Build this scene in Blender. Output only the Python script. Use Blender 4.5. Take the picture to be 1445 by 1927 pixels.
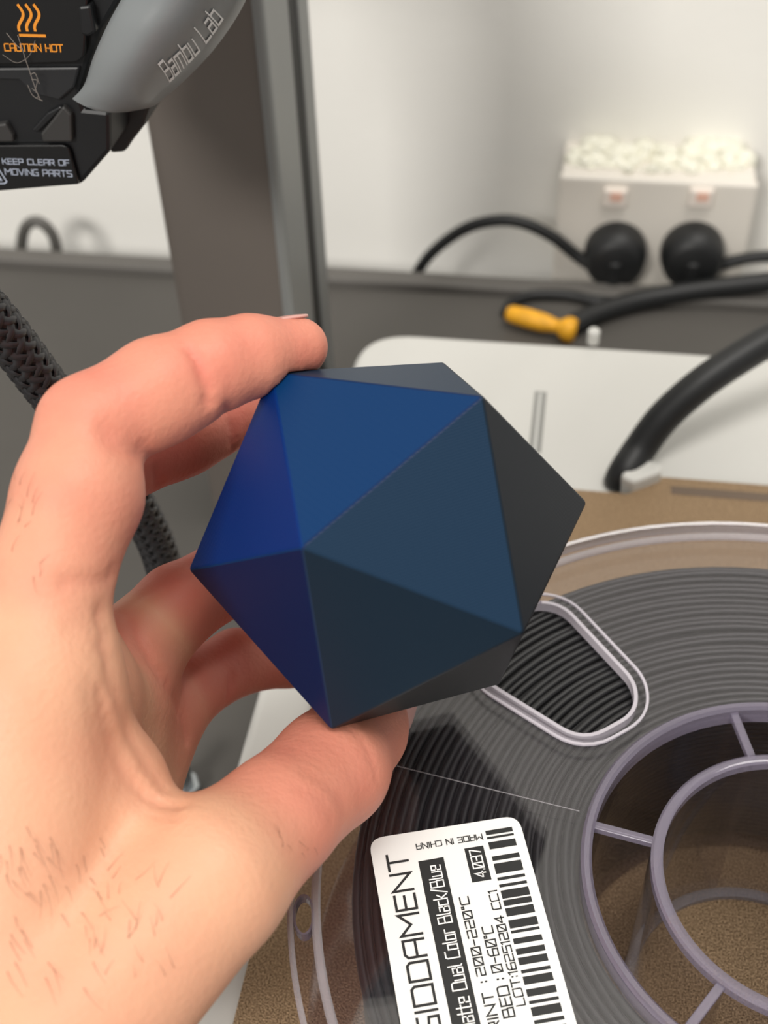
import bpy, bmesh, math, random
import numpy as np
from mathutils import Vector

for o in list(bpy.data.objects):
    bpy.data.objects.remove(o, do_unlink=True)
scene = bpy.context.scene
COL = scene.collection
MM = 0.001

# ------------------------------------------------------------------ camera
# world in millimetres while building: origin = spool axis on the build plate,
# X right along the bed, Y away to the wall, Z up
CAMP = np.array([-54.978, -132.652, 270.850])
FWD = np.array([-0.13280735, 0.71735511, -0.68393264])
RIGHT = np.array([0.98757862, 0.15423567, -0.02999705])
FWD /= np.linalg.norm(FWD)
RIGHT -= FWD * (RIGHT @ FWD)
RIGHT /= np.linalg.norm(RIGHT)
DOWN = np.cross(FWD, RIGHT)
FPX, CX, CY = 2274.0, 722.5, 963.5


def ray(px, py):
    return RIGHT * ((px - CX) / FPX) + DOWN * ((py - CY) / FPX) + FWD


def aty(px, py, y):
    d = ray(px, py)
    return CAMP + d * ((y - CAMP[1]) / d[1])


def atz(px, py, z):
    d = ray(px, py)
    return CAMP + d * ((z - CAMP[2]) / d[2])


def atd(px, py, z):
    return CAMP + ray(px, py) * z


cam_data = bpy.data.cameras.new('camera')
cam = bpy.data.objects.new('camera', cam_data)
COL.objects.link(cam)
from mathutils import Matrix
M3 = Matrix((RIGHT, -DOWN, -FWD)).transposed()
cam.matrix_world = Matrix.Translation(Vector(CAMP * MM)) @ M3.to_4x4()
cam_data.sensor_fit = 'VERTICAL'
cam_data.sensor_height = 36.0
cam_data.sensor_width = 27.0
cam_data.lens = FPX / 1927 * 36.0
cam_data.clip_start = 0.01
cam_data.clip_end = 30
cam_data.dof.use_dof = True
cam_data.dof.focus_distance = 0.236
cam_data.dof.aperture_fstop = 42.5 / 2.5
scene.camera = cam

# ------------------------------------------------------------------ world, lights, exposure
world = bpy.data.worlds.new('room_ambient')
scene.world = world
world.use_nodes = True
bg = world.node_tree.nodes['Background']
bg.inputs[0].default_value = (1.0, 0.975, 0.935, 1)
bg.inputs[1].default_value = 0.46


def area_light(name, loc, target, sx, sy, power, col):
    ld = bpy.data.lights.new(name, 'AREA')
    ld.shape = 'RECTANGLE'
    ld.size, ld.size_y = sx, sy
    ld.energy = power
    ld.color = col
    ob = bpy.data.objects.new(name, ld)
    COL.objects.link(ob)
    ob.location = loc
    ob.rotation_euler = (Vector(target) - Vector(loc)).to_track_quat('-Z', 'Y').to_euler()
    return ob


area_light('ceiling_lamp', (-1.0, -2.3, 1.55), (-0.12, 0.25, 0), 0.8, 0.45, 56, (1.0, 0.965, 0.915))
area_light('ceiling_lamp', (0.35, -0.10, 1.9), (0.0, 0.2, 0), 1.3, 0.4, 22, (1.0, 0.965, 0.915))

scene.view_settings.view_transform = 'Standard'
scene.view_settings.look = 'None'
scene.view_settings.gamma = 1
scene.view_settings.use_curve_mapping = False
scene.view_settings.exposure = 0.0
try:
    scene.cycles.transparent_max_bounces = 32
    scene.cycles.max_bounces = 10
except Exception:
    pass


# ------------------------------------------------------------------ materials
def s2l(c):
    return tuple((v / 255 / 12.92) if v / 255 <= 0.04045 else ((v / 255 + 0.055) / 1.055) ** 2.4 for v in c)


def mat(name, rgb, rough=0.5, metal=0.0, spec=0.5, noise=None, bump=None, coat=0.0):
    """rgb in sRGB 0-255; noise=(scale, amount); bump=(scale, strength, distance)"""
    m = bpy.data.materials.new(name)
    m.use_nodes = True
    nt = m.node_tree
    b = nt.nodes['Principled BSDF']
    c = s2l(rgb)
    b.inputs['Base Color'].default_value = (*c, 1)
    b.inputs['Roughness'].default_value = rough
    b.inputs['Metallic'].default_value = metal
    b.inputs['Specular IOR Level'].default_value = spec
    b.inputs['Coat Weight'].default_value = coat
    tc = nt.nodes.new('ShaderNodeTexCoord')
    if noise:
        nz = nt.nodes.new('ShaderNodeTexNoise')
        nz.inputs['Scale'].default_value = noise[0]
        nz.inputs['Detail'].default_value = 4
        nt.links.new(tc.outputs['Object'], nz.inputs['Vector'])
        rp = nt.nodes.new('ShaderNodeValToRGB')
        a = noise[1]
        rp.color_ramp.elements[0].position = 0.3
        rp.color_ramp.elements[1].position = 0.7
        rp.color_ramp.elements[0].color = (*[v * (1 - a) for v in c], 1)
        rp.color_ramp.elements[1].color = (*[min(1, v * (1 + a)) for v in c], 1)
        nt.links.new(nz.outputs['Fac'], rp.inputs['Fac'])
        nt.links.new(rp.outputs['Color'], b.inputs['Base Color'])
    if bump:
        nb = nt.nodes.new('ShaderNodeTexNoise')
        nb.inputs['Scale'].default_value = bump[0]
        nb.inputs['Detail'].default_value = 3
        nt.links.new(tc.outputs['Object'], nb.inputs['Vector'])
        bp = nt.nodes.new('ShaderNodeBump')
        bp.inputs['Strength'].default_value = bump[1]
        bp.inputs['Distance'].default_value = bump[2]
        nt.links.new(nb.outputs['Fac'], bp.inputs['Height'])
        nt.links.new(bp.outputs['Normal'], b.inputs['Normal'])
    return m


def clear_plastic(name, tint, body, body_fac, rough=0.04):
    """thin clear plastic: tinted see-through + a little milky body + Fresnel gloss"""
    m = bpy.data.materials.new(name)
    m.use_nodes = True
    nt = m.node_tree
    nt.nodes.clear()
    out = nt.nodes.new('ShaderNodeOutputMaterial')
    tr = nt.nodes.new('ShaderNodeBsdfTransparent')
    tr.inputs[0].default_value = (*tint, 1)
    df = nt.nodes.new('ShaderNodeBsdfDiffuse')
    df.inputs[0].default_value = (*s2l(body), 1)
    gl = nt.nodes.new('ShaderNodeBsdfGlossy')
    gl.inputs['Roughness'].default_value = rough
    lw = nt.nodes.new('ShaderNodeLayerWeight')
    lw.inputs['Blend'].default_value = 0.5
    pw = nt.nodes.new('ShaderNodeMath')
    pw.operation = 'POWER'
    pw.inputs[1].default_value = 5.0
    nt.links.new(lw.outputs['Facing'], pw.inputs[0])
    fr = nt.nodes.new('ShaderNodeMath')        # Schlick reflectance of clear plastic
    fr.operation = 'MULTIPLY_ADD'
    fr.inputs[1].default_value = 0.95
    fr.inputs[2].default_value = 0.045
    nt.links.new(pw.outputs[0], fr.inputs[0])
    m1 = nt.nodes.new('ShaderNodeMixShader')
    m1.inputs[0].default_value = body_fac
    m2 = nt.nodes.new('ShaderNodeMixShader')
    nt.links.new(tr.outputs[0], m1.inputs[1])
    nt.links.new(df.outputs[0], m1.inputs[2])
    nt.links.new(fr.outputs[0], m2.inputs[0])
    nt.links.new(m1.outputs[0], m2.inputs[1])
    nt.links.new(gl.outputs[0], m2.inputs[2])
    nt.links.new(m2.outputs[0], out.inputs[0])
    return m


M = {}
M['wall'] = mat('wall_paint', (247, 245, 239), 0.75, noise=(3, 0.03), bump=(180, 0.1, 0.001))
M['floor'] = mat('floor_vinyl', (120, 118, 112), 0.6)
M['bench'] = mat('bench_laminate', (80, 77, 73), 0.55, noise=(9, 0.10))
M['lip'] = mat('bench_lip', (96, 93, 89), 0.5, noise=(12, 0.06))
M['bed'] = mat('bed_white', (206, 205, 200), 0.32, noise=(6, 0.015))
M['bedgrey'] = mat('bed_slot_grey', (140, 140, 136), 0.5)
M['pad'] = mat('magnet_pad', (28, 28, 28), 0.6)
M['column'] = mat('column_grey', (104, 97, 91), 0.42, metal=0.15, noise=(20, 0.03))
M['trim'] = mat('column_trim', (128, 130, 129), 0.38, metal=0.2)
M['blackslot'] = mat('black_rubber', (16, 16, 16), 0.6)
M['tool'] = mat('toolhead_black', (20, 21, 23), 0.42, noise=(60, 0.2))
M['tool2'] = mat('toolhead_charcoal', (52, 51, 50), 0.5)
M['cover'] = mat('toolhead_cover_grey', (126, 130, 131), 0.36, bump=(900, 0.1, 0.0002))
M['sticker'] = mat('sticker_black', (17, 17, 18), 0.3)
M['orange'] = mat('print_orange', (236, 150, 44), 0.5)
M['pale'] = mat('print_pale', (186, 196, 214), 0.5)
M['logo'] = mat('print_logo', (238, 242, 242), 0.5)
M['dust'] = mat('dust', (150, 142, 134), 0.9)
M['cable'] = mat('cable_black', (22, 23, 24), 0.5)
M['cablegrey'] = mat('cable_grey', (88, 86, 82), 0.5)
M['braid'] = mat('braid_black', (40, 40, 42), 0.34)
M['yellow'] = mat('tag_yellow', (238, 172, 36), 0.5, noise=(220, 0.12))
M['socket'] = mat('socket_white', (228, 222, 212), 0.4)
M['switch'] = mat('switch_white', (236, 226, 216), 0.35)
M['neon'] = mat('switch_red', (232, 186, 166), 0.35)
M['plaster'] = mat('plaster_crumbs', (240, 238, 222), 0.95, noise=(140, 0.12), bump=(160, 0.8, 0.004))
M['steel'] = mat('bolt_steel', (170, 175, 178), 0.25, metal=0.9)
M['label'] = mat('label_white', (240, 239, 236), 0.45)
M['ink'] = mat('label_ink', (30, 31, 31), 0.55)
M['labelpaper'] = mat('label_white_print', (240, 239, 236), 0.45)
M['filament'] = mat('filament_black', (24, 24, 26), 0.42)
M['clear'] = clear_plastic('spool_clear', (0.95, 0.94, 0.955), (150, 142, 150), 0.013)
M['edge'] = clear_plastic('spool_edge', (0.80, 0.78, 0.84), (156, 148, 166), 0.36, 0.12)
M['rim'] = clear_plastic('spool_rim_bead', (0.86, 0.85, 0.87), (214, 210, 214), 0.28, 0.06)  # milky body, whitened to paint in the bead's specular highlight
M['nail'] = mat('nail', (214, 160, 150), 0.3, coat=0.3)
M['hair'] = mat('hair_brown', (74, 46, 30), 0.6)

# gold textured build plate
m = mat('plate_gold', (150, 122, 92), 0.42, metal=0.55)
nt = m.node_tree
b = nt.nodes['Principled BSDF']
tc = nt.nodes.new('ShaderNodeTexCoord')
nz = nt.nodes.new('ShaderNodeTexNoise')
nz.inputs['Scale'].default_value = 2600
nz.inputs['Detail'].default_value = 2
nt.links.new(tc.outputs['Object'], nz.inputs['Vector'])
bp = nt.nodes.new('ShaderNodeBump')
bp.inputs['Strength'].default_value = 1.0
rp = nt.nodes.new('ShaderNodeValToRGB')
rp.color_ramp.elements[0].position = 0.36
rp.color_ramp.elements[1].position = 0.68
rp.color_ramp.elements[0].color = (*s2l((104, 80, 55)), 1)
rp.color_ramp.elements[1].color = (*s2l((212, 181, 143)), 1)
nt.links.new(nz.outputs['Fac'], rp.inputs['Fac'])
nt.links.new(rp.outputs['Color'], b.inputs['Base Color'])
bp.inputs['Distance'].default_value = 0.0006
nt.links.new(nz.outputs['Fac'], bp.inputs['Height'])
nt.links.new(bp.outputs['Normal'], b.inputs['Normal'])
M['plate'] = m
M['stripe'] = mat('plate_stripe', (112, 96, 82), 0.5, metal=0.3)

# two-colour co-extruded print: blue shows on the sides facing one way, black on the other
m = mat('dual_color_print', (30, 50, 90), 0.4, spec=0.16)
nt = m.node_tree
b = nt.nodes['Principled BSDF']
tc = nt.nodes.new('ShaderNodeTexCoord')
dt = nt.nodes.new('ShaderNodeVectorMath')
dt.operation = 'DOT_PRODUCT'
nt.links.new(tc.outputs['Normal'], dt.inputs[0])
ICO_AXIS = dt
b.inputs['Sheen Weight'].default_value = 0.0
b.inputs['Sheen Roughness'].default_value = 0.25
b.inputs['Sheen Tint'].default_value = (0.85, 0.87, 0.95, 1)
mr = nt.nodes.new('ShaderNodeMapRange')
mr.inputs['From Min'].default_value = -1
mr.inputs['From Max'].default_value = 1
nt.links.new(dt.outputs['Value'], mr.inputs['Value'])
rp = nt.nodes.new('ShaderNodeValToRGB')
cr = rp.color_ramp
cr.elements[0].position = 0.33
cr.elements[0].color = (*s2l((16, 17, 20)), 1)
cr.elements[1].position = 0.99
cr.elements[1].color = (*s2l((0, 42, 106)), 1)
for p, c in ((0.40, (24, 29, 36)), (0.674, (22, 38, 52)), (0.716, (26, 48, 70)), (0.846, (0, 27, 70)), (0.914, (4, 48, 92))):
    e = cr.elements.new(p)
    e.color = (*s2l(c), 1)
nt.links.new(mr.outputs['Result'], rp.inputs['Fac'])
nt.links.new(rp.outputs['Color'], b.inputs['Base Color'])
wv = nt.nodes.new('ShaderNodeTexWave')
wv.bands_direction = 'Z'
wv.inputs['Scale'].default_value = 900
wv.inputs['Distortion'].default_value = 0.4
nt.links.new(tc.outputs['Object'], wv.inputs['Vector'])
bp = nt.nodes.new('ShaderNodeBump')
bp.inputs['Strength'].default_value = 0.12
bp.inputs['Distance'].default_value = 0.0001
nt.links.new(wv.outputs['Fac'], bp.inputs['Height'])
nt.links.new(bp.outputs['Normal'], b.inputs['Normal'])
M['ico'] = m

# skin
m = mat('skin', (228, 172, 138), 0.5, spec=0.35)
nt = m.node_tree
b = nt.nodes['Principled BSDF']
tc = nt.nodes.new('ShaderNodeTexCoord')
at = nt.nodes.new('ShaderNodeAttribute')
at.attribute_name = 'flush'
mx = nt.nodes.new('ShaderNodeMix')
mx.data_type = 'RGBA'
mx.inputs['A'].default_value = (*s2l((225, 170, 137)), 1)
mx.inputs['B'].default_value = (*s2l((214, 122, 105)), 1)
nz = nt.nodes.new('ShaderNodeTexNoise')
nz.inputs['Scale'].default_value = 70
nz.inputs['Detail'].default_value = 4
nt.links.new(tc.outputs['Object'], nz.inputs['Vector'])
ma = nt.nodes.new('ShaderNodeMath')
ma.operation = 'MULTIPLY_ADD'
ma.inputs[1].default_value = 0.5
ma.inputs[2].default_value = -0.25
nt.links.new(nz.outputs['Fac'], ma.inputs[0])
ad = nt.nodes.new('ShaderNodeMath')
ad.operation = 'ADD'
ad.use_clamp = True
nt.links.new(ma.outputs[0], ad.inputs[0])
nt.links.new(at.outputs['Fac'], ad.inputs[1])
nt.links.new(ad.outputs[0], mx.inputs['Factor'])
nt.links.new(mx.outputs['Result'], b.inputs['Base Color'])
b.inputs['Subsurface Weight'].default_value = 0.12
b.inputs['Subsurface Radius'].default_value = (1.0, 0.35, 0.2)
b.inputs['Subsurface Scale'].default_value = 0.003
vo = nt.nodes.new('ShaderNodeTexNoise')
vo.inputs['Scale'].default_value = 900
vo.inputs['Detail'].default_value = 3
nt.links.new(tc.outputs['Object'], vo.inputs['Vector'])
bp = nt.nodes.new('ShaderNodeBump')
bp.inputs['Strength'].default_value = 0.34
bp.inputs['Distance'].default_value = 0.0004
nt.links.new(vo.outputs['Fac'], bp.inputs['Height'])
nt.links.new(bp.outputs['Normal'], b.inputs['Normal'])
M['skin'] = m


# ------------------------------------------------------------------ helpers (all inputs in mm)
def link(name, me, material, parent=None, smooth=False):
    o = bpy.data.objects.new(name, me)
    COL.objects.link(o)
    if material is not None and len(me.materials) == 0:
        me.materials.append(material)
    if parent is not None:
        o.parent = parent
    if smooth:
        me.polygons.foreach_set('use_smooth', [True] * len(me.polygons))
    return o


def mesh(name, verts, faces, material, parent=None, smooth=False, fix=True):
    me = bpy.data.meshes.new(name)
    me.from_pydata([tuple(np.asarray(v, float) * MM) for v in verts], [], [tuple(f) for f in faces])
    me.validate()
    if fix:
        bm = bmesh.new()
        bm.from_mesh(me)
        bmesh.ops.recalc_face_normals(bm, faces=bm.faces)
        bm.to_mesh(me)
        bm.free()
    me.update()
    return link(name, me, material, parent, smooth)


def tag(o, label=None, cat=None, group=None, kind=None):
    if label:
        o['label'] = label
    if cat:
        o['category'] = cat
    if group:
        o['group'] = group
    if kind:
        o['kind'] = kind
    return o


def empty(name, loc=(0, 0, 0)):
    o = bpy.data.objects.new(name, None)
    o.empty_display_size = 0.01
    COL.objects.link(o)
    return o


def bevel(o, w, seg=2, angle=30):
    md = o.modifiers.new('bevel', 'BEVEL')
    md.width = w * MM
    md.segments = seg
    md.limit_method = 'ANGLE'
    md.angle_limit = math.radians(angle)
    return o


def box(name, lo, hi, material, parent=None, bev=0, seg=2):
    x0, y0, z0 = lo
    x1, y1, z1 = hi
    v = [(x0, y0, z0), (x1, y0, z0), (x1, y1, z0), (x0, y1, z0), (x0, y0, z1), (x1, y0, z1), (x1, y1, z1), (x0, y1, z1)]
    f = [(3, 2, 1, 0), (4, 5, 6, 7), (0, 1, 5, 4), (1, 2, 6, 5), (2, 3, 7, 6), (3, 0, 4, 7)]
    o = mesh(name, v, f, material, parent)
    if bev:
        bevel(o, bev, seg)
    return o


def prism(name, pts, vec, material, parent=None, bev=0, seg=2):
    """closed outline (3-D points in mm) swept along vec"""
    n = len(pts)
    pts = [np.asarray(p, float) for p in pts]
    vec = np.asarray(vec, float)
    v = pts + [p + vec for p in pts]
    f = [tuple(range(n)), tuple(range(2 * n - 1, n - 1, -1))]
    for i in range(n):
        j = (i + 1) % n
        f.append((i, i + n, j + n, j))
    o = mesh(name, v, f, material, parent)
    if bev:
        bevel(o, bev, seg)
    return o


def catmull(pts, n=12):
    P_ = [np.asarray(p, float) for p in pts]
    P_ = [2 * P_[0] - P_[1]] + P_ + [2 * P_[-1] - P_[-2]]
    out = []
    for i in range(1, len(P_) - 2):
        for k in range(n):
            t = k / n
            a, b_, c, d = P_[i - 1:i + 3]
            out.append(0.5 * ((2 * b_) + (c - a) * t + (2 * a - 5 * b_ + 4 * c - d) * t * t + (3 * b_ - a - 3 * c + d) * t ** 3))
    out.append(P_[-2])
    return out


def frames(path):
    """parallel-transport frames along a path"""
    path = [np.asarray(p, float) for p in path]
    T = [path[1] - path[0]] + [path[i + 1] - path[i - 1] for i in range(1, len(path) - 1)] + [path[-1] - path[-2]]
    T = [t / (np.linalg.norm(t) + 1e-12) for t in T]
    u = np.cross(T[0], (0.31, 0.52, 0.8))
    u /= np.linalg.norm(u)
    out = []
    for t in T:
        u = u - t * (u @ t)
        u /= np.linalg.norm(u)
        out.append((u, np.cross(t, u)))
    return out


def tube_data(path, r, seg=12, closed=False, caps=True):
    fr = frames(path)
    n = len(path)
    rr = r if hasattr(r, '__len__') else [r] * n
    v, f = [], []
    for i in range(n):
        u, w = fr[i]
        for k in range(seg):
            a = 2 * math.pi * k / seg
            v.append(np.asarray(path[i]) + rr[i] * (math.cos(a) * u + math.sin(a) * w))
    for i in range(n - 1):
        for k in range(seg):
            k2 = (k + 1) % seg
            f.append((i * seg + k, i * seg + k2, (i + 1) * seg + k2, (i + 1) * seg + k))
    if caps:
        f.append(tuple(range(seg - 1, -1, -1)))
        f.append(tuple((n - 1) * seg + k for k in range(seg)))
    return v, f


def tube(name, path, r, material, parent=None, seg=12):
    v, f = tube_data(path, r, seg)
    return mesh(name, v, f, material, parent, smooth=True)


class MB:
    def __init__(s):
        s.v, s.f = [], []

    def add(s, v, f):
        o = len(s.v)
        s.v += list(v)
        s.f += [tuple(i + o for i in q) for q in f]

    def build(s, name, material, parent=None, smooth=False, fix=True):
        return mesh(name, s.v, s.f, material, parent, smooth, fix)


def lathe(name, prof, material, parent=None, seg=160, z0=0.0, smooth=True, close=True, centre=(0, 0)):
    v, f = [], []
    n = len(prof)
    for i in range(seg):
        a = 2 * math.pi * i / seg
        ca, sa = math.cos(a), math.sin(a)
        for (r, z) in prof:
            v.append((centre[0] + r * ca, centre[1] + r * sa, z + z0))
    for i in range(seg):
        j = (i + 1) % seg
        for k in range(n if close else n - 1):
            k2 = (k + 1) % n
            f.append((i * n + k, j * n + k, j * n + k2, i * n + k2))
    o = mesh(name, v, f, material, parent)
    if smooth:
        me = o.data
        me.polygons.foreach_set('use_smooth', [True] * len(me.polygons))
        try:
            me.set_sharp_from_angle(angle=math.radians(35))
        except Exception:
            pass
    return o


def round_poly(pts, r, n=6):
    """round the corners of a 2-D polygon (list of (x,y)), r scalar or per-corner list"""
    out = []
    N = len(pts)
    for i in range(N):
        p0, p, p1 = (np.asarray(pts[i - 1], float), np.asarray(pts[i], float), np.asarray(pts[(i + 1) % N], float))
        rr = r[i] if hasattr(r, '__len__') else r
        if rr <= 0:
            out.append(p)
            continue
        a = (p0 - p) / np.linalg.norm(p0 - p)
        c = (p1 - p) / np.linalg.norm(p1 - p)
        for k in range(n + 1):
            t = k / n
            out.append((1 - t) ** 2 * (p + a * rr) + 2 * t * (1 - t) * p + t * t * (p + c * rr))
    return out


def sheet_with_holes(name, outlines, z0, z1, material, parent=None):
    """flat sheet between z0 and z1; outlines[0] outer, the others are holes (2-D, mm)"""
    cu = bpy.data.curves.new(name, 'CURVE')
    cu.dimensions = '2D'
    cu.fill_mode = 'BOTH'
    cu.extrude = (z1 - z0) / 2 * MM
    for ol in outlines:
        sp = cu.splines.new('POLY')
        sp.points.add(len(ol) - 1)
        for i, p in enumerate(ol):
            sp.points[i].co = (p[0] * MM, p[1] * MM, 0, 1)
        sp.use_cyclic_u = True
    tmp = bpy.data.objects.new(name + '_curve', cu)
    COL.objects.link(tmp)
    dg = bpy.context.evaluated_depsgraph_get()
    me = bpy.data.meshes.new_from_object(tmp.evaluated_get(dg))
    bpy.data.objects.remove(tmp, do_unlink=True)
    me.name = name
    me.transform(Matrix.Translation((0, 0, (z0 + z1) / 2 * MM)))
    me.materials.clear()
    return link(name, me, material, parent)


# ------------------------------------------------------------------ stroke lettering
GL = {
    'A': (.8, [[(0, 0), (0, .85), (.15, 1), (.8, 1), (.8, 0)], [(0, .42), (.8, .42)]]),
    'B': (.8, [[(0, 0), (0, 1), (.7, 1), (.7, .55), (.8, .5), (.8, 0), (0, 0)], [(0, .52), (.72, .52)]]),
    'C': (.75, [[(.75, 1), (.12, 1), (0, .88), (0, 0), (.75, 0)]]),
    'D': (.85, [[(0, 0), (0, 1), (.72, 1), (.85, .86), (.85, 0), (0, 0)]]),
    'E': (.72, [[(.72, 1), (0, 1), (0, 0), (.72, 0)], [(0, .52), (.66, .52)]]),
    'F': (.7, [[(.7, 1), (0, 1), (0, 0)], [(0, .5), (.62, .5)]]),
    'G': (.8, [[(.8, 1), (.1, 1), (0, .9), (0, 0), (.8, 0), (.8, .5), (.42, .5)]]),
    'H': (.8, [[(0, 0), (0, 1)], [(.8, 0), (.8, 1)], [(0, .5), (.8, .5)]]),
    'I': (.06, [[(.03, 0), (.03, 1)]]),
    'K': (.75, [[(0, 0), (0, 1)], [(.72, 1), (.3, .53), (0, .53)], [(.3, .53), (.75, 0)]]),
    'L': (.68, [[(0, 1), (0, 0), (.68, 0)]]),
    'M': (1.0, [[(0, 0), (0, 1), (.5, .45), (1.0, 1), (1.0, 0)]]),
    'N': (.85, [[(0, 0), (0, 1), (.85, 0), (.85, 1)]]),
    'O': (.85, [[(0, 0), (0, .88), (.12, 1), (.85, 1), (.85, .12), (.73, 0), (0, 0)]]),
    'P': (.75, [[(0, 0), (0, 1), (.75, 1), (.75, .42), (0, .42)]]),
    'R': (.78, [[(0, 0), (0, 1), (.75, 1), (.75, .45), (0, .45)], [(.42, .45), (.78, 0)]]),
    'S': (.75, [[(.75, 1), (0, 1), (0, .55), (.75, .45), (.75, 0), (0, 0)]]),
    'T': (.8, [[(0, 1), (.8, 1)], [(.4, 1), (.4, 0)]]),
    'U': (.8, [[(0, 1), (0, .12), (.12, 0), (.8, 0), (.8, 1)]]),
    'V': (.85, [[(0, 1), (.42, 0), (.85, 1)]]),
    'a': (.55, [[(.05, .72), (.55, .72), (.55, 0), (0, 0), (0, .4), (.55, .4)]]),
    'b': (.55, [[(0, 1), (0, 0), (.55, 0), (.55, .7), (0, .7)]]),
    'c': (.5, [[(.5, .7), (0, .7), (0, 0), (.5, 0)]]),
    'e': (.55, [[(0, .36), (.55, .36), (.55, .7), (0, .7), (0, 0), (.52, 0)]]),
    'k': (.52, [[(0, 0), (0, 1)], [(.5, .7), (.15, .38), (0, .38)], [(.15, .38), (.52, 0)]]),
    'l': (.1, [[(0, 1), (0, .05), (.12, 0)]]),
    'm': (.85, [[(0, 0), (0, .7), (.85, .7), (.85, 0)], [(.42, .7), (.42, 0)]]),
    'o': (.55, [[(0, 0), (0, .7), (.55, .7), (.55, 0), (0, 0)]]),
    'r': (.38, [[(0, 0), (0, .7), (.38, .7)]]),
    't': (.4, [[(.1, 1), (.1, 0), (.4, 0)], [(0, .7), (.4, .7)]]),
    'u': (.55, [[(0, .7), (0, 0), (.55, 0), (.55, .7)]]),
    '0': (.75, [[(0, 0), (0, 1), (.75, 1), (.75, 0), (0, 0)], [(.12, .15), (.63, .85)]]),
    '1': (.25, [[(0, .9), (.2, 1), (.2, 0)]]),
    '2': (.72, [[(0, 1), (.72, 1), (.72, .52), (0, .48), (0, 0), (.72, 0)]]),
    '3': (.72, [[(0, 1), (.72, 1), (.72, 0), (0, 0)], [(.15, .52), (.72, .52)]]),
    '4': (.75, [[(.55, 0), (.55, 1), (0, .35), (0, .28), (.75, .28)]]),
    '5': (.72, [[(.72, 1), (0, 1), (0, .55), (.72, .55), (.72, 0), (0, 0)]]),
    '6': (.72, [[(.66, 1), (.2, 1), (0, .8), (0, 0), (.72, 0), (.72, .5), (0, .5)]]),
    '7': (.7, [[(0, 1), (.7, 1), (.7, .85), (.3, 0)]]),
    ':': (.06, [[(.03, .12), (.03, .2)], [(.03, .62), (.03, .7)]]),
    '.': (.06, [[(.03, 0), (.03, .06)]]),
    '-': (.5, [[(0, .48), (.5, .48)]]),
    '/': (.5, [[(0, -.1), (.5, 1.05)]]),
    '°': (.22, [[(0, .78), (0, 1), (.22, 1), (.22, .78), (0, .78)]]),
    ' ': (.35, []),
}


def text_polys(s, gap=0.24):
    x = 0
    out = []
    for ch in s:
        w, st = GL[ch]
        out += [[(x + a, b_) for a, b_ in pl] for pl in st]
        x += w + gap
    return out, x - gap


def ribbon_quads(pl, t):
    """mitred quads (2-D) covering a polyline with thickness t"""
    P2 = [np.asarray(p, float) for p in pl]
    P2 = [p for i, p in enumerate(P2) if i == 0 or np.linalg.norm(p - P2[i - 1]) > 1e-9]
    n = len(P2)
    if n < 2:
        return []
    D = [(P2[i + 1] - P2[i]) / np.linalg.norm(P2[i + 1] - P2[i]) for i in range(n - 1)]
    closed = np.linalg.norm(P2[0] - P2[-1]) < 1e-6 and n > 3
    off = []
    for i in range(n):
        if closed:
            d0, d1 = D[(i - 1) % (n - 1)], D[i % (n - 1)]
        else:
            d0, d1 = D[max(0, i - 1)], D[min(n - 2, i)]
        n0, n1 = np.array((-d0[1], d0[0])), np.array((-d1[1], d1[0]))
        m_ = n0 + n1
        L = m_ @ m_
        off.append(n1 * t / 2 if L < 0.15 else m_ / max(L, 0.5) * t)
    if not closed:
        P2[0] = P2[0] - D[0] * t / 2
        P2[-1] = P2[-1] + D[-1] * t / 2
    return [[P2[i] - off[i], P2[i + 1] - off[i + 1], P2[i + 1] + off[i + 1], P2[i] + off[i]] for i in range(n - 1)]


def text_into(mb, s, length, height, fn, thick, sub=1):
    """lay string s in a length x height box; fn(x, y) -> 3-D point"""
    pls, w = text_polys(s)
    sx = length / w
    for si, pl in enumerate(pls):
        p2 = [(x * sx, y * height) for x, y in pl]
        if sub > 1:
            fine = []
            for a, b_ in zip(p2[:-1], p2[1:]):
                for k in range(sub):
                    fine.append((a[0] + (b_[0] - a[0]) * k / sub, a[1] + (b_[1] - a[1]) * k / sub))
            fine.append(p2[-1])
            p2 = fine
        for q in ribbon_quads(p2, thick):
            c3 = [fn(*p) for p in q]
            nn_ = np.cross(c3[1] - c3[0], c3[3] - c3[0])
            nn_ /= np.linalg.norm(nn_) + 1e-12
            if nn_ @ (CAMP - c3[0]) < 0:
                nn_ = -nn_
            mb.add([c + nn_ * 0.012 * (si % 4) for c in c3], [(0, 1, 2, 3)])


def poly_into(mb, pl, fn, thick):
    for q in ribbon_quads(pl, thick):
        mb.add([fn(*p) for p in q], [(0, 1, 2, 3)])


# ================================================================== SETTING
BZ = -84.0           # bench top
tag(box('wall_back', (-1300, 480, -950), (1300, 600, 1500), M['wall']), kind='structure')
tag(box('floor', (-1300, -1200, -980), (1300, 600, -950), M['floor']), kind='structure')

bench = empty('workbench')
tag(bench, 'dark grey laminate workbench carrying the printer along the white wall', 'workbench')
box('bench_top', (-1150, -520, BZ - 34), (1150, 412, BZ), M['bench'], bench, 2)
box('back_lip', (-1150, 412, BZ - 34), (1150, 424, BZ + 4.5), M['lip'], bench, 1.5)
for sx in (-1100, 1050):
    for sy in (-480, 350):
        box('leg', (sx, sy, -950), (sx + 50, sy + 50, BZ - 34), M['tool2'], bench, 2)

# ------------------------------------------------------------------ wall socket with plugs
blk = empty('power_socket')
tag(blk, 'white double wall socket on a raised block topped with plaster crumbs', 'socket')
SF = 445.0


def sk(px, py, y=SF):
    return aty(px, py, y)


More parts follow.
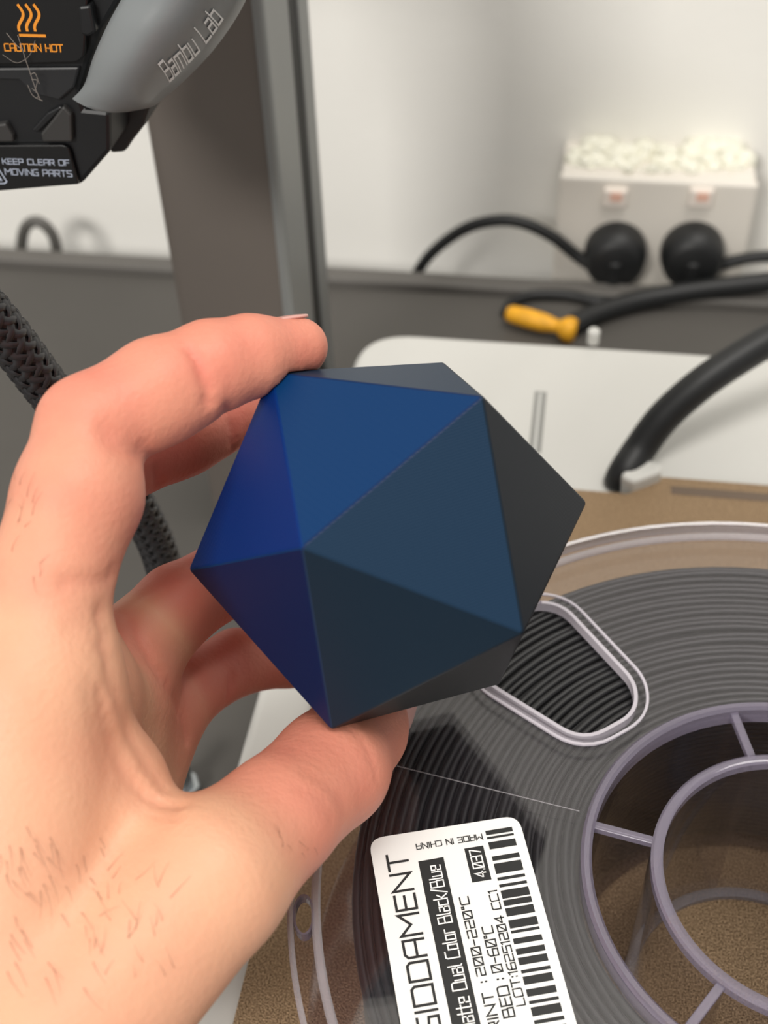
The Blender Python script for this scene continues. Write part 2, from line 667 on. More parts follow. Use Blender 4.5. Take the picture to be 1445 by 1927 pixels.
x0, x1 = sk(1056, 335)[0], sk(1424, 345)[0]
ztop = sk(1240, 330)[2]
box('mounting_block', (x0, SF + 2, ztop - 72), (x1, 480, ztop), M['socket'], blk, 2)
box('face_plate', (x0 - 1, SF - 3, ztop - 72), (x1 + 1, SF + 3, ztop - 1), M['socket'], blk, 2.2, 3)
for px in (1158, 1319):
    p = sk(px, 362)
    sw = box('switch', (p[0] - 6, SF - 6.5, p[2] - 5.5), (p[0] + 6, SF - 2, p[2] + 4.5), M['switch'], blk, 1.2)
    box('red_mark', (p[0] - 2.6, SF - 7.0, p[2] - 1.5), (p[0] + 3.4, SF - 6.2, p[2] + 3.4), M['neon'], sw, 0.3)
random.seed(4)
mb = MB()
for i in range(120):
    px_ = random.uniform(x0 + 3, x1 - 3)
    py_ = random.uniform(SF + 4, 476)
    r = random.uniform(1.6, 6.0) * (0.6 + 0.8 * (py_ - SF) / 35)
    bm = bmesh.new()
    bmesh.ops.create_icosphere(bm, subdivisions=1, radius=r)
    vs = [(px_ + v.co.x * random.uniform(.8, 1.3), py_ + v.co.y * random.uniform(.8, 1.2), ztop + 0.2 * r + v.co.z * .75 * random.uniform(.8, 1.2)) for v in bm.verts]
    fs = [[v.index for v in f.verts] for f in bm.faces]
    bm.free()
    mb.add(vs, fs)
tag(mb.build('plaster_crumbs', M['plaster'], blk, smooth=True), kind='stuff')

# plugs
for i, (px, lab) in enumerate(((1158, 'round black plug in the socket outlet beside the long arching cable'),
                               (1301, 'round black plug in the socket outlet farther from the printer column'))):
    cpt = sk(px, 462)
    pl = empty('power_plug')
    tag(pl, lab, 'plug', 'plugs in the wall socket')
    prof = [(0, 0), (15.0, 0), (16.4, 2), (16.4, 6), (15.4, 13), (12.8, 17), (9.5, 18.5), (0, 19)]
    v, f = [], []
    seg = 40
    n = len(prof)
    for k in range(seg):
        a = 2 * math.pi * k / seg
        for (r, d) in prof:
            v.append((cpt[0] + r * math.cos(a), SF - 3.2 - d, cpt[2] + 1.06 * r * math.sin(a)))
    for k in range(seg):
        k2 = (k + 1) % seg
        for j in range(n - 1):
            f.append((k * n + j, k * n + j + 1, k2 * n + j + 1, k2 * n + j))
    mesh('plug_body', v, f, M['cable'], pl, smooth=True)
    box('grip_ridge', (cpt[0] - 3.2, SF - 24, cpt[2] - 15), (cpt[0] + 3.2, SF - 14, cpt[2] + 3), M['cable'], pl, 1.8, 3)
    if i == 0:
        path = catmull([(cpt[0] - 9, SF - 12, cpt[2] - 8)] + [aty(*q, 436) for q in ((1085, 482), (1040, 446), (985, 420), (935, 415), (880, 428), (830, 460), (795, 497), (775, 540), (765, 590))], 10)
    else:
        path = catmull([(cpt[0] + 8, SF - 12, cpt[2] - 10)] + [aty(*q, 436) for q in ((1345, 503), (1390, 489), (1450, 482), (1530, 488), (1600, 520))], 10)
    tube('cord', path, 3.1, M['cable'], pl, 12)

# small loop of grey cord behind the bench lip at the left
path = catmull([aty(*q, 440) for q in ((42, 540), (40, 470), (48, 428), (72, 417), (98, 440), (108, 480), (112, 540))], 10)
tag(tube('grey_cord', path, 3.2, M['cablegrey']), 'thin grey cord looping up behind the bench edge left of the column', 'cable')

# ================================================================== PRINTER
pr = empty('printer')
tag(pr, 'desktop 3D printer with white bed, grey upright column and black toolhead', 'printer')


def rrect(xa, ya, xb, yb, r, n=8):
    return round_poly([(xa, ya), (xb, ya), (xb, yb), (xa, yb)], r, n)


bed = prism('bed', [(p[0], p[1], -18) for p in rrect(-133, -110, 158, 258.5, 22, 10)], (0, 0, 14), M['bed'], pr, 3, 4)
prism('heat_pad', [(p[0], p[1], -4) for p in rrect(-114.5, -85, 139, 168.5, 3, 3)], (0, 0, 3.0), M['pad'], bed)
box('bed_slot', (-63.0, 192, -4.4), (-58.6, 227, -3.85), M['bedgrey'], bed, 0.2)
box('bed_slot', (-61.4, 192.6, -3.9), (-60.4, 226, -3.75), mat('slot_painted_shine', (200, 200, 196), 0.3), bed)  # pale strip, a shine painted down the middle of the slot
# white locating stop at the plate corner and a small pin on the far edge
p = atz(1206, 899, 0)
stop = prism('plate_stop', [(p[0] + a, p[1] + b_, -4) for a, b_ in round_poly([(-7, -5), (-3, -7.5), (6.5, -1), (6.5, 3.5), (1, 5), (-6, 0)], 1.5, 3)], (0, 0, 8.5), M['bed'], bed, 1.5, 3)
p = atz(1116, 640, -3)
lathe('bed_pin', [(0, 0), (2.4, 0), (2.4, 5.2), (1.6, 6), (0, 6)], M['bed'], bed, 16, -4, close=False, centre=(p[0], p[1]))
box('base', (-95, -90, BZ), (120, 215, -18), M['column'], pr, 4, 3)

# column: right face at x=-150, front face at y=219
CXR, CY0, CY1, CXL = -150.0, 219.0, 277.5, -193.5
out2 = round_poly([(CXL, CY0), (CXR - 1, CY0), (CXR - 1, CY1), (CXL, CY1)], [5, 2.5, 3, 5], 6)
colm = prism('column', [(p[0], p[1], BZ) for p in out2], (0, 0, 560), M['column'], pr)
colm.data.polygons.foreach_set('use_smooth', [len(pp.vertices) == 4 for pp in colm.data.polygons])
colm.data.set_sharp_from_angle(angle=math.radians(40))
# rounded trim round the near right edge, then rubber slot, then the rear trim
tr = round_poly([(CXR - 3.5, CY0 - 0.4), (CXR, CY0 - 0.4), (CXR, CY0 + 30), (CXR - 1.5, CY0 + 30), (CXR - 1.5, CY0 + 4), (CXR - 3.5, CY0 + 1.0)], [0, 3.0, 0, 0, 2, 0], 6)
o = prism('edge_trim', [(p[0], p[1], BZ) for p in tr], (0, 0, 560), M['trim'], colm)
box('belt_slot', (CXR - 1.5, CY0 + 30, BZ), (CXR - 0.8, CY0 + 44, BZ + 560), M['blackslot'], colm)
box('edge_trim', (CXR - 2, CY0 + 44, BZ), (CXR, CY1 + 0.6, BZ + 560), M['trim'], colm, 0.6)

# ---- toolhead
TY = 112.0


def tp(px, py, y=TY):
    return aty(px, py, y)


body_px = [(-70, -80), (250, -80), (225, 0), (190, 60), (165, 120), (150, 170), (158, 205), (207, 210), (208, 284), (152, 348), (0, 362), (-70, 369)]
tool = prism('toolhead', [tp(*q) for q in body_px], (0, 62, 0), M['tool'], pr, 1.0, 2)
# recessed dark panel with warning print
cp = round_poly([(-45, -60), (168, -60), (158, 118), (-45, 124)], [0, 0, 22, 0], 6)
prism('warning_panel', [tp(*q, TY - 2.2) for q in cp], (0, 2.0, 0), M['sticker'], tool, 0.4, 2)
kp = round_poly([(-45, 274), (128, 273), (148, 347), (-45, 363)], [0, 14, 0, 0], 6)
prism('warning_sticker', [tp(*q, TY - 1.4) for q in kp], (0, 1.2, 0), M['sticker'], tool, 0.25, 2)
# fan duct pieces between the two panels
prism('fan_duct', [tp(*q, TY - 1.0) for q in ((-30, 128), (150, 126), (140, 165), (112, 190), (60, 178), (36, 152), (-30, 150))], (0, 3, 0), mat('duct_dark', (36, 37, 39), 0.4), tool, 0.5)
prism('air_guide', [tp(*q, TY - 1.6) for q in ((118, 200), (134, 216), (136, 268), (80, 268), (76, 252), (96, 228))], (0, 4, 0), M['tool2'], tool, 0.5)
prism('air_guide', [tp(*q, TY - 1.6) for q in ((-30, 238), (10, 232), (24, 256), (26, 268), (-30, 269))], (0, 4, 0), M['tool2'], tool, 0.5)
prism('air_guide', [tp(*q, TY - 1.2) for q in ((88, 213), (112, 200), (118, 204), (72, 250), (58, 246))], (0, 4, 0), M['tool'], tool, 0.4)
prism('side_latch', [tp(*q, TY - 2.6) for q in ((146, 12), (170, 10), (180, 62), (166, 70), (152, 66))], (0, 3, 0), M['tool'], tool, 0.6)
prism('rear_shroud', [tp(*q, TY + 14) for q in ((196, 190), (296, 170), (272, 236), (250, 264), (234, 288), (206, 290))], (0, 40, 0), M['tool2'], tool, 1.0)
prism('gantry_beam', [(-420, 178, 225), (-196, 178, 225), (-196, 178, 275), (-420, 178, 275)], (0, 38, 0), M['column'], pr, 3)
prism('carriage', [(-226, 172, 165), (-198, 172, 165), (-198, 172, 262), (-226, 172, 262)], (0, 7, 0), M['tool'], pr, 1)

# grey cover wing, a curved shell
WL = [aty(*q) for q in ((136, 186, 107), (158, 160, 105), (176, 106, 104), (203, 45, 104), (234, -12, 105), (262, -70, 106), (285, -130, 107))]
WM = [aty(*q) for q in ((178, 207, 103.5), (214, 178, 100.5), (246, 132, 99), (285, 76, 99), (330, 20, 100), (362, -50, 101), (390, -120, 103))]
WR = [aty(*q) for q in ((222, 212, 105), (270, 201, 107), (300, 178, 109), (335, 147, 110), (392, 86, 112), (446, 4, 114), (482, -90, 116))]


def wing(u, v):
    """u 0..1 along, v 0..1 across (0 inner edge, 1 outer edge)"""
    def along(Pn):
        t = u * 6
        i = min(5, int(t))
        t -= i
        a = Pn[i - 1] if i > 0 else 2 * Pn[0] - Pn[1]
        b_, c = Pn[i], Pn[i + 1]
        d = Pn[i + 2] if i < 5 else 2 * Pn[6] - Pn[5]
        return 0.5 * ((2 * b_) + (c - a) * t + (2 * a - 5 * b_ + 4 * c - d) * t * t + (3 * b_ - a - 3 * c + d) * t ** 3)
    l, mi, r = along(WL), along(WM), along(WR)
    ctrl = 2 * mi - 0.5 * (l + r)
    # blend of quadratic bulge
    return (1 - v) ** 2 * l + 2 * v * (1 - v) * ctrl + v * v * r


NU, NV = 40, 22
v, f = [], []
for i in range(NU + 1):
    for j in range(NV + 1):
        v.append(wing(i / NU, j / NV))
nv = len(v)
back = np.array((-2.0, 11.0, -5.0))
v += [p + back for p in v[:nv]]


def gi(i, j):
    return i * (NV + 1) + j


for i in range(NU):
    for j in range(NV):
        q = (gi(i, j), gi(i + 1, j), gi(i + 1, j + 1), gi(i, j + 1))
        f.append(q)
        f.append(tuple(k + nv for k in q[::-1]))
bd = [gi(0, j) for j in range(NV)] + [gi(i, NV) for i in range(NU)] + [gi(NU, j) for j in range(NV, 0, -1)] + [gi(i, 0) for i in range(NU, 0, -1)]
for k in range(len(bd)):
    a, b_ = bd[k], bd[(k + 1) % len(bd)]
    f.append((a, b_, b_ + nv, a + nv))
o = mesh('cover', v, f, M['cover'], tool, smooth=True)
o.data.set_sharp_from_angle(angle=math.radians(50))
o['label'] = 'smooth grey cover with pale brand lettering'


def wing_text(x, y):
    # x along 0..1 -> u, y up 0..1 -> towards the inner edge
    u = 0.445 + x * 0.315
    vv = 0.945 - y * (0.225 - 0.045 * x)
    e = 1e-3
    p = wing(u, vv)
    n = np.cross(wing(u + e, vv) - p, wing(u, vv + e) - p)
    n /= np.linalg.norm(n)
    if n @ (CAMP - p) < 0:
        n = -n
    return p + n * 0.25


mb = MB()
pls, w = text_polys('Bambu Lab')
for plx in pls:
    fine = []
    for a, b_ in zip(plx[:-1], plx[1:]):
        for k in range(4):
            fine.append((a[0] + (b_[0] - a[0]) * k / 4, a[1] + (b_[1] - a[1]) * k / 4))
    fine.append(plx[-1])
    for q in ribbon_quads(fine, 0.125):
        mb.add([wing_text(p[0] / w, p[1]) for p in q], [(0, 1, 2, 3)])
mb.build('brand_lettering', M['logo'], tool)


y_ = TY - 2.2
def front_text(name, s, p0, p1, ptop, y, thick, material):
    a, b_, c = tp(*p0, y), tp(*p1, y), tp(*ptop, y)
    L = np.linalg.norm(b_ - a)
    ex = (b_ - a) / L
    ey = c - a
    H = np.linalg.norm(ey)
    ey = ey / H
    mbx = MB()
    text_into(mbx, s, L, H, lambda x, yy: a + ex * x + ey * yy + np.array((0, -0.12, 0)), thick)
    return mbx.build(name, material, tool)


front_text('caution_lettering', 'CAUTION HOT', (10, 95), (119, 97), (8, 82), y_, 0.26, M['orange'])
mb = MB()
for k in range(3):
    xs = 37 + k * 15
    pts = [(xs + 5.5 * math.sin(-0.4 + t / 12 * 5.6) + t * 0.35, 10 + t / 12 * 46) for t in range(13)]
    pp = [tp(*q, y_) for q in pts]
    poly_into(mb, [(q[0], q[2]) for q in pp], lambda a, b_: np.array((a, y_ - 0.12, b_)), 0.62)
pp = [tp(*q, y_) for q in ((39, 66), (84, 67))]
poly_into(mb, [(q[0], q[2]) for q in pp], lambda a, b_: np.array((a, y_ - 0.12, b_)), 0.62)
mb.build('heat_symbol', M['orange'], tool)
y2 = TY - 1.4
front_text('sticker_lettering', 'KEEP CLEAR OF', (6, 308), (131, 311), (4, 298), y2, 0.19, M['pale'])
front_text('sticker_lettering', 'MOVING PARTS', (11, 328), (136, 332), (9, 317), y2, 0.19, M['pale'])
mb = MB()
pp = [tp(*q, y2) for q in ((-34, 345), (-8, 318), (-2, 318), (13, 341), (9, 345), (-34, 345))]
poly_into(mb, [(q[0], q[2]) for q in pp], lambda a, b_: np.array((a, y2 - 0.12, b_)), 0.3)
pp = [tp(*q, y2) for q in ((-6, 326), (2, 338))]
poly_into(mb, [(q[0], q[2]) for q in pp], lambda a, b_: np.array((a, y2 - 0.12, b_)), 0.5)
mb.build('warning_triangle', M['pale'], tool)
# dust threads hanging on the front
mb = MB()
random.seed(2)
for pts in ([(33, 66), (42, 92), (48, 112), (56, 135), (66, 165), (76, 188)], [(40, 92), (30, 84), (12, 62)], [(48, 112), (58, 100), (66, 76)],
            [(48, 112), (30, 118), (5, 103)], [(60, 150), (70, 152), (66, 170)], [(58, 140), (66, 138), (74, 158)], [(52, 160), (62, 180), (80, 190)], [(60, 166), (72, 178), (70, 184)]):
    pth = catmull([tp(*q, TY - 3.4) for q in pts], 5)
    vv_, ff_ = tube_data(pth, 0.04 + 0.03 * random.random(), 4)
    mb.add(vv_, ff_)
tag(mb.build('dust_threads', M['dust'], tool), kind='stuff')

# ------------------------------------------------------------------ build plate (lies on the bed)
tabx = atz(1180, 922, 0)[0]
pl_out = [(-115.5, -86), (140, -86), (140, 170.2), (80, 170.2), (74, 180), (tabx + 10, 180), (tabx + 2, 171.5), (tabx, 170.2), (-115.5, 170.2)]
plate = prism('build_plate', [(p[0], p[1], -1.0) for p in round_poly(pl_out, [4, 4, 4, 2, 3, 3, 1, 0, 4], 4)], (0, 0, 1.0), M['plate'], None, 0.2, 1)
tag(plate, 'gold textured flexible build plate lying on the white printer bed', 'build plate')
a = atz(1262, 916, 0)
box('grip_stripe', (a[0], a[1] - 3.6, -0.2), (66, a[1] + 0.4, 0.06), M['stripe'], plate)

# ================================================================== SPOOL
sp = empty('filament_spool')
tag(sp, 'clear plastic spool of black filament lying flat on the gold build plate', 'spool')
ZT = 56.0
circ = lambda r, n=180, a0=0: [(r * math.cos(a0 + 2 * math.pi * i / n), r * math.sin(a0 + 2 * math.pi * i / n)) for i in range(n)]
# window in the flange (polar outline), and its twin on the far side
win = [(-57.5, 65.5), (-50.0, 66.5), (-32.3, 44.5), (-31.8, 36.0), (-43.0, 26.6), (-66.5, 41.0), (-69, 52)]
win = round_poly(win, [3.2, 5, 3.5, 4.5, 6, 5, 4], 6)
win2 = [(-p[0], -p[1]) for p in win]
# little threading slot in the rim
ar = math.radians(-167.5)
slot = []
for k in range(24):
    t = 2 * math.pi * k / 24
    rr = 96.9 + 1.7 * math.cos(t)
    aa = ar + math.radians(2.3) * math.sin(t)
    slot.append((rr * math.cos(aa), rr * math.sin(aa)))
sheet_with_holes('top_flange', [circ(100), circ(42.0), win, win2, slot], ZT - 2.4, ZT, M['clear'], sp)
lathe('bottom_flange', [(41.5, 0.05), (99.5, 0.05), (100, .5), (100, 2.0), (99.5, 2.4), (41.5, 2.4)], M['clear'], sp)
lathe('hub_wall', [(40.6, 2.4), (42.2, 2.4), (42.2, ZT - 2.4), (40.6, ZT - 2.4)], M['clear'], sp)
lathe('hub_ring', [(40.4, ZT - 4), (42.6, ZT - 4), (42.6, ZT + 0.2), (42.0, ZT + 0.9), (41.0, ZT + 0.9), (40.4, ZT + 0.2)], M['edge'], sp)
lathe('bore_tube', [(26.6, 0.1), (28.8, 0.1), (28.8, ZT - 2), (26.6, ZT - 2)], M['clear'], sp)
lathe('bore_ring', [(26.5, ZT - 2), (28.9, ZT - 2), (28.9, ZT), (28.4, ZT + .4), (27.1, ZT + .4), (26.5, ZT)], M['edge'], sp)
lathe('bore_ring', [(26.5, 0.1), (28.9, 0.1), (28.9, 1.6), (26.5, 1.6)], M['rim'], sp)
lathe('rim_bead', [(93.6, ZT - 0.1), (95.4, ZT - 0.1), (95.4, ZT + .7), (95.0, ZT + 1.2), (94.0, ZT + 1.2), (93.6, ZT + .7)], M['rim'], sp, 220)
lathe('rim_bead', [(98.9, ZT - 2.6), (100.05, ZT - 2.6), (100.05, ZT + .3), (99.6, ZT + .6), (98.9, ZT + .3)], M['rim'], sp, 220)
for deg in (105.3, 170.4, 235.5, 298, 358, 50):
    a = math.radians(deg)
    e = np.array((math.cos(a), math.sin(a), 0))
    t = np.array((-math.sin(a), math.cos(a), 0))
    pts = [e * 28.7 + t * 0.9, e * 40.7 + t * 0.9, e * 40.7 - t * 0.9, e * 28.7 - t * 0.9]
    prism('rib', [p + np.array((0, 0, 2.4)) for p in pts], (0, 0, ZT - 4.4), M['clear'], sp)
    prism('rib_cap', [p + np.array((0, 0, ZT - 2.0)) for p in pts], (0, 0, 1.6), M['edge'], sp, 0.2)


def ring_strip(name, poly, w0, w1, z0, z1, material, parent):
    """wall following a closed polygon between offsets w0 and w1 (outwards), z0..z1"""
    P2 = np.array(poly)
    n = len(P2)
    ctr = P2.mean(0)
    T = np.roll(P2, -1, 0) - np.roll(P2, 1, 0)
    T /= np.linalg.norm(T, axis=1)[:, None]
    N_ = np.c_[T[:, 1], -T[:, 0]]
    if ((P2 - ctr) * N_).sum() < 0:
        N_ = -N_
    v, f = [], []
    for i in range(n):
        for w_, z in ((w0, z0), (w1, z0), (w1, z1), (w0, z1)):
            q = P2[i] + N_[i] * w_
            v.append((q[0], q[1], z))
    for i in range(n):
        j = (i + 1) % n
        for k in range(4):
            k2 = (k + 1) % 4
            f.append((i * 4 + k, j * 4 + k, j * 4 + k2, i * 4 + k2))
    return mesh(name, v, f, material, parent)


M['winedge'] = clear_plastic('spool_window_edge', (0.8, 0.79, 0.83), (226, 220, 228), 0.6, 0.15)
for wn in (win, win2):
    ring_strip('window_edge', wn, -0.35, 0.5, ZT - 2.4, ZT + 0.25, M['winedge'], sp)
    ring_strip('window_edge', wn, 2.3, 2.9, ZT, ZT + 0.5, M['winedge'], sp)
ring_strip('slot_edge', slot, -0.05, 0.35, ZT - 2.4, ZT + 0.2, M['edge'], sp)
a, b_ = np.array((-84.9, 15.6)), np.array((-43.2, 9.2))
d = (b_ - a) / np.linalg.norm(b_ - a)
nn = np.array((-d[1], d[0])) * 0.09
prism('mould_line', [(*(a - nn), ZT), (*(b_ - nn), ZT), (*(b_ + nn), ZT), (*(a + nn), ZT)], (0, 0, 0.08), M['rim'], sp)

# filament: the wound core and the loose top turns
prof = [(43.0, 3.0), (86.2, 3.0)]
zz = 3.0
while zz < ZT - 5:
    for k in range(1, 7):
        t = math.pi * k / 6
        prof.append((86.2 + 0.8 * math.sin(t), zz + 0.875 * (1 - math.cos(t))))
    zz += 1.75
prof += [(86.2, zz)]
while zz > 4.0:
    for k in range(0, 5):
        t = math.pi * k / 5
        prof.append((43.8 - 0.8 * math.sin(t), zz - 0.875 * (1 - math.cos(t))))
    zz -= 1.75
prof[0] = (43.8, 3.0)
fil = lathe('filament', prof, M['filament'], sp, 120)
random.seed(11)
mb = MB()
nturn = 25
seg_t = 110
for k in range(nturn):
    r0 = 44.1 + k * 1.775
    ph = [random.uniform(0, 6.28) for _ in range(4)]
    am = [random.uniform(0.05, 0.30) for _ in range(4)]
    dz = random.uniform(-0.45, 0.0)
    path, v, f = [], [], []
    S = 7
    for i in range(seg_t):
        a = 2 * math.pi * i / seg_t
        wob = sum(am[q] * math.sin((q + 2) * a + ph[q]) for q in range(4)) * 0.7
        zz_ = ZT - 3.35 + dz + 0.35 * math.sin(3 * a + ph[0]) * am[1] * 3
        for s_ in range(S):
            t = 2 * math.pi * s_ / S
            r = r0 + wob + 0.90 * math.cos(t)
            v.append((r * math.cos(a), r * math.sin(a), min(zz_ + 0.90 * math.sin(t), ZT - 2.45)))
    for i in range(seg_t):
        j = (i + 1) % seg_t
        for s_ in range(S):
            s2 = (s_ + 1) % S
            f.append((i * S + s_, j * S + s_, j * S + s2, i * S + s2))
    mb.add(v, f)
tag(mb.build('filament_turns', M['filament'], sp, smooth=True), kind='stuff')

# label on the flange
UU = np.array((0.95049959, 0.31072582, 0))
VV = np.array((-0.31072582, 0.95049959, 0))
LO = np.array((-84.9, -3.1, ZT))


def lab(t, s, z=0.24):
    return LO + UU * t + VV * s + np.array((0, 0, z))


LW, LL = 30.9, 60.0
lp = round_poly([(0, 0), (LW, 0), (LW, -LL), (0, -LL)], 3.2, 6)
label = prism('label', [lab(p[0], p[1], 0.02) for p in lp], (0, 0, 0.16), M['label'], sp)
label['label'] = 'white printed label with black lettering and barcode'


def lab_text(mbx, s, s0, s1, ttop, tbase, thick, z=0.24):
    text_into(mbx, s, s1 - s0, tbase - ttop, lambda x, y: lab(tbase - y, s0 + x, z), thick)


mb = MB()
lab_text(mb, 'SIDDAMENT', -41.0, -4.5, 3.0, 6.9, 0.5)
mb.build('brand_lettering', M['ink'], label)
mb = MB()
mb.add([lab(8.95, -6.8, .22), lab(14.05, -6.7, .22), lab(14.05, -50, .22), lab(8.95, -50, .22)], [(0, 1, 2, 3)])
mb.add([lab(18.5, -5.6, .22), lab(22.35, -5.6, .22), lab(22.35, -13.2, .22), lab(18.5, -13.2, .22)], [(0, 1, 2, 3)])
mb.build('black_panel', M['ink'], label)
mb = MB()
lab_text(mb, 'Matte Dual Color Black/Blue', -42.0, -8.3, 10.4, 13.0, 0.27, 0.27)
lab_text(mb, '4.037', -12.3, -6.3, 19.4, 21.5, 0.28, 0.27)
mb.build('white_lettering', M['labelpaper'], label)
mb = MB()
lab_text(mb, '200-220°C', -31.9, -16.0, 15.35, 17.0, 0.26)
lab_text(mb, ':', -33.2, -33.1, 15.35, 17.0, 0.3)
lab_text(mb, 'PRINT', -44.6, -35.3, 15.5, 17.3, 0.3)
lab_text(mb, '0-60°C', -31.8, -22.7, 18.3, 20.2, 0.26)
lab_text(mb, ':', -33.2, -33.1, 18.3, 20.2, 0.3)
lab_text(mb, 'BED', -40.3, -34.6, 18.4, 20.4, 0.3)
lab_text(mb, 'LOT:16251204 CC1', -38.6, -15.6, 21.15, 22.75, 0.25)
text_into(mb, 'MADE IN CHINA', 22.6 - 9.2, 1.2, lambda x, y: lab(22.6 - x, -2.95 - y), 0.2)
mb.build('small_lettering', M['ink'], label)
mb = MB()
for s0, s1 in [(-2.44, -3.46), (-3.9, -4.39), (-5.12, -6.73), (-8.35, -9.34), (-9.99, -12.23), (-13.06, -13.7), (-14.57, -15.2), (-15.89, -17.64), (-17.98, -19.2), (-19.68, -21.38), (-22.2, -23.87), (-24.33, -24.9), (-25.96, -27.08), (-28.02, -29.22), (-29.79, -31.23), (-32.2, -32.85), (-33.48, -35.04), (-35.92, -37.3), (-38.1, -38.7), (-39.31, -40.96), (-41.7, -42.4), (-43.2, -44.9), (-45.6, -46.2), (-47.0, -48.6), (-49.4, -50.0)]:
    mb.add([lab(23.5, s0), lab(29.0, s0), lab(29.0, s1), lab(23.5, s1)], [(0, 1, 2, 3)])
mb.build('barcode', M['ink'], label)

# ================================================================== ICOSAHEDRON
ICO = np.array([[-92.96, -0.82, 135.84], [-89.46, -6.61, 96.41], [-56.98, 1.07, 118.47], [-100.15, 27.23, 77.95], [-47.6, 39.65, 113.63], [-105.82, 36.6, 141.74],
                [-67.09, 27.77, 146.48], [-119.64, 15.35, 110.8], [-61.42, 18.41, 82.69], [-74.28, 55.82, 88.6], [-77.78, 61.61, 128.02], [-110.26, 53.93, 105.97]])
ICC = ICO.mean(0)
bm = bmesh.new()
vs = [bm.verts.new(tuple((p) * MM)) for p in ICO]
bmesh.ops.convex_hull(bm, input=bm.verts)
bmesh.ops.recalc_face_normals(bm, faces=bm.faces)
ICN = np.array([tuple(f.normal) for f in bm.faces])
ICD = np.array([f.calc_center_median() @ f.normal for f in bm.faces]) / MM
bmesh.ops.bevel(bm, geom=list(bm.edges), offset=0.35 * MM, segments=2, affect='EDGES', profile=0.5)
me = bpy.data.meshes.new('icosahedron')
bm.to_mesh(me)
bm.free()
ico = link('icosahedron', me, M['ico'])
tag(ico, 'matte blue and black printed icosahedron held between index finger and thumb', 'polyhedron')
nABF = np.cross(ICO[5] - ICO[7], ICO[0] - ICO[7])
nABF /= np.linalg.norm(nABF)
if nABF @ (ICO[7] - ICC) < 0:
    nABF = -nABF
nBDF = np.cross(ICO[5] - ICO[6], ICO[0] - ICO[6])
nBDF /= np.linalg.norm(nBDF)
if nBDF @ (ICO[6] - ICC) < 0:
    nBDF = -nBDF
ax = nABF * 0.9 + nBDF * 0.22
ax /= np.linalg.norm(ax)
ICO_AXIS.inputs[1].default_value = tuple(ax)


def sd_ico(Pw):
    return (Pw @ ICN.T - ICD).max(1)


# ================================================================== HAND
def J(px, py, z, r):
    """joint given as image position at depth z (mm) -> camera-space point and radius"""
    return np.array([(px - CX) / FPX * z, (py - CY) / FPX * z, z]), r


def cap(P_, A, B):
    (a, ra), (b_, rb) = A, B
    ab = b_ - a
    h = np.clip(((P_ - a) @ ab) / (ab @ ab), 0, 1)
    d = P_ - a - h[:, None] * ab
    return np.sqrt((d * d).sum(1)) - (ra + (rb - ra) * h)


def tri(P_, a, b_, c, r):
    ba, cb, ac = b_ - a, c - b_, a - c
    nor = np.cross(ba, ac)
    pa, pb, pc = P_ - a, P_ - b_, P_ - c
    s = np.sign(pa @ np.cross(ba, nor)) + np.sign(pb @ np.cross(cb, nor)) + np.sign(pc @ np.cross(ac, nor))

    def e(p, q):
        h = np.clip((p @ q) / (q @ q), 0, 1)
        w_ = p - h[:, None] * q
        return (w_ * w_).sum(1)
    d1 = np.minimum(np.minimum(e(pa, ba), e(pb, cb)), e(pc, ac))
    d2 = (pa @ nor) ** 2 / (nor @ nor)
    return np.sqrt(np.where(s < 2, d1, d2)) - r


def smin(a, b_, k):
    h = np.maximum(k - np.abs(a - b_), 0) / k
    return np.minimum(a, b_) - h * h * k * 0.25


FING = {
    'index': [J(66, 1290, 195, 12.6), J(92, 1095, 197, 9.9), J(148, 930, 200, 10.4), J(170, 805, 203, 8.7), J(300, 735, 208, 8.9), J(398, 690, 212, 7.9), J(470, 670, 216, 7.1), J(562, 653, 222, 5.4)],
    'middle': [J(105, 1290, 218, 12), J(88, 1090, 222, 9.5), J(190, 872, 230, 9.2), J(340, 812, 243, 8.7), J(430, 772, 252, 7.8), J(500, 735, 260, 6.8)],
    'ring': [J(200, 1280, 240, 11), J(335, 1140, 252, 8.6), J(440, 1080, 264, 8.4), J(545, 1050, 280, 7.6), J(610, 1010, 288, 6.6)],
    'pinky': [J(270, 1355, 255, 10.5), J(350, 1300, 262, 7.7), J(445, 1246, 274, 7.3), J(545, 1238, 283, 6.6), J(610, 1215, 288, 5.8)],
    'thumb': [J(60, 1990, 186, 17), J(395, 1652, 197, 13), J(520, 1540, 209, 10.5), J(622, 1447, 223, 10.7), J(674, 1374, 237, 9.4), J(702, 1314, 249, 8.0)],
}
CARP = {'index': J(0, 2060, 190, 16), 'middle': J(30, 2060, 208, 16), 'ring': J(60, 2060, 226, 15), 'pinky': J(90, 2050, 244, 14)}
WEB = J(212, 1482, 203, 8)[0]
PADS = [(J(272, 777, 205.5, 6.6), J(362, 735, 208.5, 6.2)), (J(424, 701, 211.5, 5.5), J(476, 690, 214, 4.9)), (J(318, 850, 240, 5.8), J(405, 812, 247, 5.4))]


